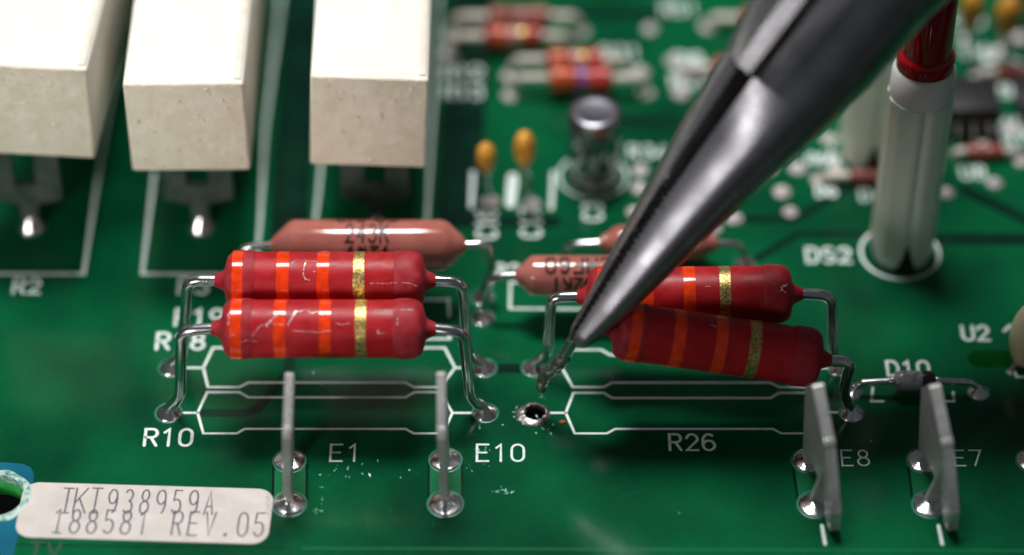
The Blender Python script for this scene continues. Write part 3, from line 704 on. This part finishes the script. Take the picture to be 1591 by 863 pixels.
# ============================================================ blade tabs
def tab(label, pads, yaw, leanf, leans, shift=(0, 0, 0), kfront=0.0, th=.50):
    p1, p2 = at(*pads[0]), at(*pads[1]); c = (p1+p2)/2; hd = (p1-p2).length/2
    t = thing('blade_tab', label, 'terminal tab', (c.x, c.y, 0), 'upright metal blade tabs')
    h_ = hd
    # profile in (y, z), y towards the back; front prong, legs, shoulder and tapered tip
    F_ = -h_-.55-kfront
    ap = (-h_-.25, 3.9) if kfront else (-h_-.0, 2.0)
    pz = .55 if kfront else 1.05
    prof = [(F_, (2.15 if kfront else pz+.25)), (F_+.05, pz), (F_+(.95 if kfront else .55), pz), ap, (-h_+.02, .2), (-h_+.5, .2), (-h_+.75, 2.2), (h_-.7, 2.2), (h_-.45, .2), (h_+.3, .2), (h_+.35, 6.6), (h_+.1, 6.9), (h_-.75, 8.0), (h_-1.0, 8.2),
            (-h_+2.35, 8.2), (-h_+2.1, 8.0), (-h_-.05, 6.30), (-h_-.22, 6.05), (-h_-.42, 5.85)]
    if kfront: prof[0:0] = []; prof.append((F_+.14, 2.35))
    rot = Matrix.Translation(c+Vector(shift)) @ Matrix.Rotation(yaw, 4, 'Z') @ Matrix.Rotation(leanf, 4, 'X') @ Matrix.Rotation(leans, 4, 'Y')
    def W(y, z, x):
        if z < .3: return Vector((c.x+x+ (c+ (p1-p2)/2*(y/hd)-c).x, c.y+y, z))
        return rot @ Vector((x, y, z))
    bm = bmesh.new()
    lo_ = [bm.verts.new(W(y, z, -th/2)) for y, z in prof]; hi_ = [bm.verts.new(W(y, z, th/2)) for y, z in prof]; n_ = len(prof)
    for k in range(n_): bm.faces.new((lo_[k], lo_[(k+1) % n_], hi_[(k+1) % n_], hi_[k]))
    fl = bm.faces.new(lo_[::-1]); fh = bm.faces.new(hi_)
    bmesh.ops.recalc_face_normals(bm, faces=bm.faces)
    es = [e for e in bm.edges if (fl in e.link_faces or fh in e.link_faces)]
    bmesh.ops.bevel(bm, geom=es, offset=.045, segments=2, affect='EDGES')
    bmesh.ops.triangulate(bm, faces=[f for f in bm.faces if len(f.verts) > 4])
    obj('blade', bm, M['tab'], t)
    bm = bmesh.new()
    # the little coined dimple step at the shoulder
    box(bm, rot @ Matrix.Translation((0, -h_-.10, 6.16)) @ Matrix.Rotation(R(45), 4, 'X'), th*1.04, .42, .16, .04)
    obj('shoulder_step', bm, M['tab'], t)
    return t
tab('upright metal blade tab standing left of the printed E1', ((450, 716), (449, 783)), R(0), R(0), R(2.5))
tab('upright metal blade tab standing left of the printed E10', ((692, 715), (692, 783)), R(0), R(0), R(-1))
tab('upright metal blade tab standing left of the printed E8', ((1256, 716), (1268, 784)), R(12), R(3), R(-3), (.25, -.4, 0), 1.5, .66)
tab('upright metal blade tab standing left of the printed E7', ((1435, 716), (1446, 784)), R(12), R(3), R(-4), (.3, -.4, 0), 1.5, .66)

# ============================================================ diode
Yd = Yof(611); a, b = aty(1390, 592, Yd), aty(1453, 592, Yd)
t = thing('diode', 'grey diode with a dark band lying in front of the printed D10', 'diode', ((a.x+b.x)/2, Yd, 0))
d = RT; Lb = (b-a).length; bm = bmesh.new()
lathe(bm, [(0, .3), (.05, .5), (.2, .60), (.5, .62), (1.0, .60), (Lb*.66, .60)], a, d, 32); obj('body', bm, M['diode'], t)
bm = bmesh.new(); lathe(bm, [(Lb*.66, .60), (Lb*.7, .612), (Lb-.3, .61), (Lb-.08, .5), (Lb, .3)], a, d, 32); obj('cathode_band', bm, M['dband'], t)
for pts in ([a, aty(1336, 595, Yd), G(1327, 611)+Vector((0, 0, .4))], [b, aty(1508, 594, Yd), G(1520, 610)+Vector((0, 0, .3))]):
    bm = bmesh.new(); wire(bm, pts, .2, .5, 12); obj('lead', bm, M['wire'], t)
for s, e in ((-1, a), (1, b)):
    bm = bmesh.new(); bmesh.ops.create_uvsphere(bm, u_segments=16, v_segments=10, radius=.30, matrix=Matrix.Translation(e+d*s*.12)); obj('lead_bead', bm, M['solder'], t)

# ============================================================ light pipes with red lenses
def pipe(label, px, py, h=14.6, r=2.0, lean=Vector((0, 0, 0)), rot=0):
    p = at(px, py); t = thing('light_pipe', label, 'indicator lamp', (p.x, p.y, 0), 'tall white indicator posts')
    bm = bmesh.new(); seg = 96; rows = []
    zs = [0, .15, .5, 1.0, 1.6, 3, 6, 10, h-2.2]
    for z in zs:
        row = []
        for k in range(seg):
            a = 2*PI*k/seg; lob = abs(math.cos(2*(a+rot)))            # four broad lobes with grooves
            rr_ = r*(1-.13*math.exp(-(lob/.16)**2)-(.018*(0.5-0.5*math.cos(12*(a+rot)))))
            foot = 2.0*math.exp(-(lob/.42)**2)
            zz = z+foot*max(0, 1-z/3.0)
            if z < .5: rr_ *= .93+.14*z
            row.append(bm.verts.new(p+Vector((rr_*math.cos(a), rr_*math.sin(a), zz))+lean*zz))
        rows.append(row)
    for a, b in zip(rows, rows[1:]):
        for k in range(seg): bm.faces.new((a[k], a[(k+1) % seg], b[(k+1) % seg], b[k]))
    # hollow core
    inner = [[bm.verts.new(p+Vector((r*.45*math.cos(2*PI*k/seg), r*.45*math.sin(2*PI*k/seg), z))) for k in range(seg)] for z in (1.6, h-2.2)]
    for k in range(seg):
        bm.faces.new((inner[0][k], inner[0][(k+1) % seg], rows[0][(k+1) % seg], rows[0][k]))
        bm.faces.new((inner[1][k], rows[-1][k], rows[-1][(k+1) % seg], inner[1][(k+1) % seg]))
        bm.faces.new((inner[0][(k+1) % seg], inner[0][k], inner[1][k], inner[1][(k+1) % seg]))
    obj('post', bm, M['pipe'], t, sharp=50)
    dz = (Vector((0, 0, 1))+lean).normalized()
    bm = bmesh.new(); lathe(bm, [(h-2.2, r*.97), (h-1.9, r*.965), (h-.35, r*.95), (h-.1, r*.86)], p, dz, 64); obj('collar', bm, M['collar'], t)
    bm = bmesh.new(); lathe(bm, [(h-.1, r*.8), (h-.05, r*.86), (h+.75, r*.87), (h+.9, r*.83), (h+1.0, r*.74), (h+5.5, r*.72), (h+6.6, r*.6), (h+7.3, r*.4), (h+7.5, r*.12)], p, dz, 64); obj('lens', bm, M['lens'], t)
pipe('tall white fluted indicator post with red lens inside the printed circle beside DS2', 1399, 392, 15.2, 2.0, Vector((.012, 0, 0)), R(41))
pipe('white fluted indicator post farther back, mostly hidden behind the front post and pliers', 1349, 238, 15.2, 2.0, Vector((.01, 0, 0)), R(41))

# ============================================================ electrolytic can, amber capacitors
p = at(922, 277); t = thing('electrolytic_capacitor', 'dark cylindrical can capacitor with a shiny top behind the printed C3', 'capacitor', (p.x, p.y, 0))
bm = bmesh.new(); lathe(bm, [(.05, 1.45), (.12, 1.62), (.5, 1.66), (.8, 1.5), (1.0, 1.64), (5.3, 1.66), (5.5, 1.6)], p, Vector((0, 0, 1)), 56); obj('sleeve', bm, M['sleeve'], t)
bm = bmesh.new(); lathe(bm, [(5.45, 1.60), (5.56, 1.60), (5.60, 1.52), (5.55, 1.46)], p, Vector((0, 0, 1)), 56); obj('rim', bm, M['rim'], t)
bm = bmesh.new(); lathe(bm, [(5.50, 1.42), (5.62, 1.45), (5.66, 1.34), (5.60, 1.1), (5.58, .2)], p, Vector((0, 0, 1)), 56); obj('can_top', bm, M['alu'], t)
def dip(label, foot, body, rx, rz, Yo=0):
    p = at(*foot); Y = p.y; c = aty(body[0], body[1], Y)
    t = thing('dipped_capacitor', label, 'capacitor', (p.x, p.y, 0), 'small amber dipped capacitors')
    bm = bmesh.new(); prof = [(-rz*1.35, .12), (-rz*1.1, rx*.45), (-rz*.8, rx*.75), (-rz*.35, rx*.98), (0, rx), (rz*.4, rx*.95), (rz*.75, rx*.7), (rz*.95, rx*.35), (rz, .05)]
    lathe(bm, prof, c, Vector((0, 0, 1)), 28); obj('body', bm, M['yellow'], t)
    for s in (0, 1):
        bm = bmesh.new(); wire(bm, [c+Vector((0, s*.5-.1, -rz*1.1)), c+Vector((0, s*1.2, -rz*1.9)), Vector((p.x, p.y+s*1.6, .1))], .13, .4, 8); obj('lead', bm, M['wire'], t)
dip('left amber dipped capacitor above the printed C16', (762, 313), (755, 243), .62, 1.05)
dip('amber dipped capacitor above the printed C17, between the left one and the dark can', (826, 317), (815, 229), .68, 1.3)
dip('amber dipped capacitor at the top edge just right of the red lens', (1513, 95), (1510, 15), .75, 1.5)
dip('amber dipped capacitor at the top edge nearest the right corner', (1568, 105), (1566, 24), .85, 1.5)
dip('amber dipped capacitor far back at the upper right corner', (1600, 40), (1598, -20), .8, 1.3)

# ============================================================ small far resistors
def small(label, ax, bx, py, padpy, pl_, pr_, m, bands, r=.72):
    Y = Yof(padpy); a, b = aty(ax, py, Y), aty(bx, py, Y); Lb = (b-a).length
    t = thing('resistor', label, 'resistor', ((a.x+b.x)/2, Y, 0), 'small blurred resistors at the back')
    bm = bmesh.new(); lathe(bm, [(0, .2), (.08, r*.7), (.3, r), (1.0, r), (1.3, r*.86), (Lb-1.3, r*.86), (Lb-1.0, r), (Lb-.3, r), (Lb-.08, r*.7), (Lb, .2)], a, RT, 28); obj('body', bm, M[m], t)
    for x, mm in bands:
        x0_ = x*Lb; rr_ = (r if x0_ < 1.15 or x0_ > Lb-1.15 else r*.86)+.03
        bm = bmesh.new(); lathe(bm, [(x0_-.3, rr_-.04), (x0_-.28, rr_), (x0_+.28, rr_), (x0_+.3, rr_-.04)], a, RT, 28); obj('colour_band', bm, M[mm], t)
    for e, s, q in ((a, -1, pl_), (b, 1, pr_)):
        bm = bmesh.new(); g = at(*q); wire(bm, [e, Vector((g.x-s*.3, Y, e.z)), Vector((g.x, g.y, .1))], .3, .6, 10); obj('lead', bm, M['farwire'], t)
small('brick red resistor at the very back of the blurred group of four', 758, 855, 26, 50, (700, 52), (903, 48), 'brick', [])
small('blurred red resistor with pale band, second from the back of the group of four', 752, 843, 56, 80, (697, 80), (890, 78), 'redbody', [(.28, 'dullorange'), (.5, 'pinkband'), (.66, 'gold')])
small('blurred red resistor with gold band, third from the back of the group of four', 848, 938, 93, 116, (793, 116), (975, 114), 'redbody', [(.22, 'dullorange'), (.5, 'pinkband'), (.66, 'gold')])
small('blurred red resistor with a violet band, nearest of the group of four', 852, 952, 121, 146, (793, 146), (1003, 143), 'redbody', [(.3, 'dullorange'), (.14, 'dullorange'), (.52, 'violet')], .8)
small('blurred brick red resistor behind the left side of the plier jaws', 1105, 1190, 105, 120, (1060, 117), (1230, 117), 'brick', [])
small('blurred pale diode-like resistor left of the rear indicator post', 1320, 1380, 274, 284, (1273, 280), (1400, 282), 'brick', [], .5)
small('blurred brick red resistor at the top edge above the plier jaws', 1150, 1230, 28, 44, (1100, 41), (1260, 40), 'brick', [])

small('blurred brick red resistor between the tall indicator post and the black chip', 1500, 1560, 236, 246, (1480, 245), (1588, 250), 'brick', [], .5)
small('blurred pale resistor at the right edge below the amber capacitors', 1548, 1600, 112, 122, (1518, 121), (1630, 121), 'brick', [], .55)
for (px, py) in [(1045, 95), (1085, 118), (1180, 240), (1196, 262), (1228, 330), (1286, 215), (1300, 262), (1500, 60), (1535, 175), (1575, 200), (1545, 285), (985, 330), (1110, 355), (640, 20), (1470, 300), (1010, 45)]:
    solder(px, py, .5, .4, ring=False, m='tin')
for s, px, py, hp, sp in (('R27', 1045, 135, 20, 6), ('C22', 1168, 218, 18, 5), ('R60', 1255, 255, 16, 5), ('U4', 1530, 95, 20, 6), ('R7', 1560, 225, 20, 6), ('D6', 1270, 305, 16, 5), ('C30', 1480, 40, 16, 5)):
    bm = bmesh.new(); p = at(px, py); sc_ = (p-CAM).dot(FW)/FPX
    text(bm, s, p.x, p.y, hp*sc_/.7, sp*sc_, flat(0.012), sx=.88); obj('printed_text', bm, M['silk'], board)
# ============================================================ black chips at the upper right
def chip(label, px, py, sx, sy, sz):
    p = at(px, py); t = thing('black_component', label, 'chip', (p.x, p.y, 0))
    bm = bmesh.new(); box(bm, Matrix.Translation((p.x, p.y, .3+sz/2)), sx, sy, sz, .12); obj('body', bm, M['black'], t)
    for s in (-1, 1):
        for k in range(3):
            bm = bmesh.new(); x = p.x+(k-1)*sx*.3; wire(bm, [Vector((x, p.y+s*sy/2-s*.2, .3+sz*.5)), Vector((x, p.y+s*(sy/2+.5), .3+sz*.5)), Vector((x, p.y+s*(sy/2+.7), .02))], .15, .25, 8); obj('pin', bm, M['wire'], t)
chip('black plastic chip behind the right side of the tall white indicator post', 1505, 190, 3.4, 3.4, 2.2)
chip('low black chip in the top right corner of the board', 1600, 165, 2.2, 3.0, 1.2)

# ============================================================ cream disc component at the right edge
p = at(1600, 560); t = thing('cream_component', 'cream rounded capacitor cut off by the right edge above the slot', 'capacitor', (p.x, p.y, 0))
c = aty(1601, 522, p.y); bm = bmesh.new()
bmesh.ops.create_uvsphere(bm, u_segments=40, v_segments=24, radius=1, matrix=Matrix.Translation(c) @ Matrix.Diagonal((1.25, 1.1, 2.6, 1))); obj('body', bm, M['cream'], t)
for s in (-1, 1):
    bm = bmesh.new(); wire(bm, [c+Vector((s*.5, 0, -2.2)), Vector((c.x+s*1.2, c.y-1.2, .1))], .2, .3, 8); obj('lead', bm, M['wire'], t)

# ============================================================ needle-nose pliers
st = [((882, 520), (908, 546)), ((915, 455), (968, 498)), ((960, 370), (1038, 432)), ((1010, 280), (1111, 361)), ((1060, 190), (1187, 291)),
      ((1130, 70), (1290, 197)), ((1165, 0), (1347, 144)), ((1235, -120), (1452, 20)), ((1330, -270), (1590, -100)), ((1520, -560), (1850, -350))]
T0 = (aty(900, 528, Y643-1.0)-CAM).dot(FW)
pxmid = [((l[0]+r[0])/2, (l[1]+r[1])/2) for l, r in st]
cum = [0]
for p_, q_ in zip(pxmid, pxmid[1:]): cum.append(cum[-1]+math.hypot(q_[0]-p_[0], q_[1]-p_[1]))
SL = math.tan(R(15))
ctr, rad, per = [], [], []
for (l, r), s in zip(st, cum):
    dep = T0-s/26*SL
    P_, Q_ = atd(*l, dep), atd(*r, dep); ctr.append((P_+Q_)/2); rad.append((Q_-P_).length/2)
def lerp_s(s):
    for i in range(len(cum)-1):
        if s <= cum[i+1] or i == len(cum)-2:
            t = (s-cum[i])/(cum[i+1]-cum[i]); return ctr[i].lerp(ctr[i+1], t), rad[i]*(1-t)+rad[i+1]*t
Ax = (ctr[6]-ctr[1]).normalized(); Uu = (atd(1187, 291, 170)-atd(1060, 190, 170)).normalized(); Uu = (Uu-Ax*Uu.dot(Ax)).normalized()
Vv = Uu.cross(Ax).normalized()
if Vv.dot(CAM-ctr[3]) < 0: Vv = -Vv
pliers = thing('needle_nose_pliers', 'dark steel needle-nose pliers gripping the lifted lead of the tilted red resistor', 'pliers', ctr[0])
def jaw(side):
    bm = bmesh.new(); prev = None
    ss = []; s = 0
    while s < cum[5]: ss.append(s); s += 2.6
    ss += [cum[5]-.1, cum[5]+3, cum[6], cum[7], cum[8], cum[9]]
    for s in ss:
        c, r = lerp_s(s); tipf = min(1, s/26)
        step = s > cum[5]
        gu = -.72+.10*min(1, s/cum[5]) if not step else -.47+.12*min(1, (s-cum[5])/150)
        gv = .66
        # teeth: saw profile at the gripping edge
        ph = (s/11.5) % 1; tooth = .5+(abs(ph-.5)*2-.5)*max(0, min(1, (s-6)/10, (cum[3]+60-s)/60))
        gap = .13 if not step else .05
        if side > 0:
            poly = [(gu+gap+.19*tooth, gv-.26*tooth), (gu+gap+.10, gv+.05), (gu+.42, .80), (-.02, .87), (.24, .935), (.42, .95), (.56, .91), (.68, .81), (.78, .67), (.87, .47), (.95, .22), (.97, 0), (1, -.25), (.96, -.5), (.84, -.72), (.62, -.88), (.45+gap, -.93), (0+gap, -.13)]
        else:
            if not step: poly = [(gu-gap*.2-.10*(1-tooth), gv-.16*(1-tooth)), (gu-.06, gv+.02), (-.86, .50), (-.95, .26), (-1, 0), (-.98, -.3), (-.86, -.6), (-.6, -.84), (-.2, -.96), (.35, -.95), (0-.05, -.15), (gu*.7, gv*.55)]
            else: poly = [(gu-.01, .93), (gu-.24, .90), (-.88, .50), (-.95, .26), (-1, 0), (-.98, -.3), (-.86, -.6), (-.6, -.84), (-.2, -.96), (.35, -.95), (0-.05, -.15), (gu*.7, gv*.55)]
        if side > 0:
            bl = .85*max(0, min(1, (s-cum[4]-30)/(cum[6]-cum[4]-30)))
            alt = [(gu+gap+.09*tooth, .88), (gu+gap+.10, .93), (gu+.45, .92), (-.02+.05, .88), (.30, .84), (.46, .80), (.60, .74), (.71, .67), (.80, .57), (.88, .42), (.95, .2)]
            poly = [((1-bl)*p[0]+bl*q[0], (1-bl)*p[1]+bl*q[1]) for p, q in zip(poly, alt)]+poly[len(alt):]
        if s < 18:
            f_ = math.sqrt(max(0.05, 1-(1-s/18)**2)); poly = [(u*(.45+.55*f_), v*(.45+.55*f_)) for u, v in poly]
        ring = [bm.verts.new(c+Uu*u*r+Vv*v*r*.92) for u, v in poly]
        if prev:
            n_ = len(ring)
            for k in range(n_): bm.faces.new((prev[k], prev[(k+1) % n_], ring[(k+1) % n_], ring[k]))
        else: bm.faces.new(ring[::-1])
        prev = ring
    bm.faces.new(prev)
    return obj('jaw', bm, M['steel'], pliers, sharp=38)
jaw(1); jaw(-1)

# the rest of the pliers, beyond the picture: lap joint, rivet and the two grips
e_, re_ = ctr[-1], rad[-1]
bm = bmesh.new()
Mj = Matrix(((Uu.x, Ax.x, Vv.x, 0), (Uu.y, Ax.y, Vv.y, 0), (Uu.z, Ax.z, Vv.z, 0), (0, 0, 0, 1)))
pj = e_+Ax*6
box(bm, Matrix.Translation(pj) @ Mj, re_*2.1, 15, re_*1.25, 1.4); obj('lap_joint', bm, M['steel'], pliers)
bm = bmesh.new(); lathe(bm, [(0, 2.6), (.5, 2.6), (.8, 2.1)], pj+Vv*re_*.62, Vv, 32); obj('rivet', bm, M['steel'], pliers)
for s_ in (-1, 1):
    bm = bmesh.new(); tube(bm, [pj+Uu*s_*2, pj+Uu*s_*7+Ax*14, pj+Uu*s_*12+Ax*34, pj+Uu*s_*13+Ax*62, pj+Uu*s_*10+Ax*88], 4, 20, 8, rad=[3, 4.2, 5, 5, 4]); obj('grip', bm, M['black'], pliers)
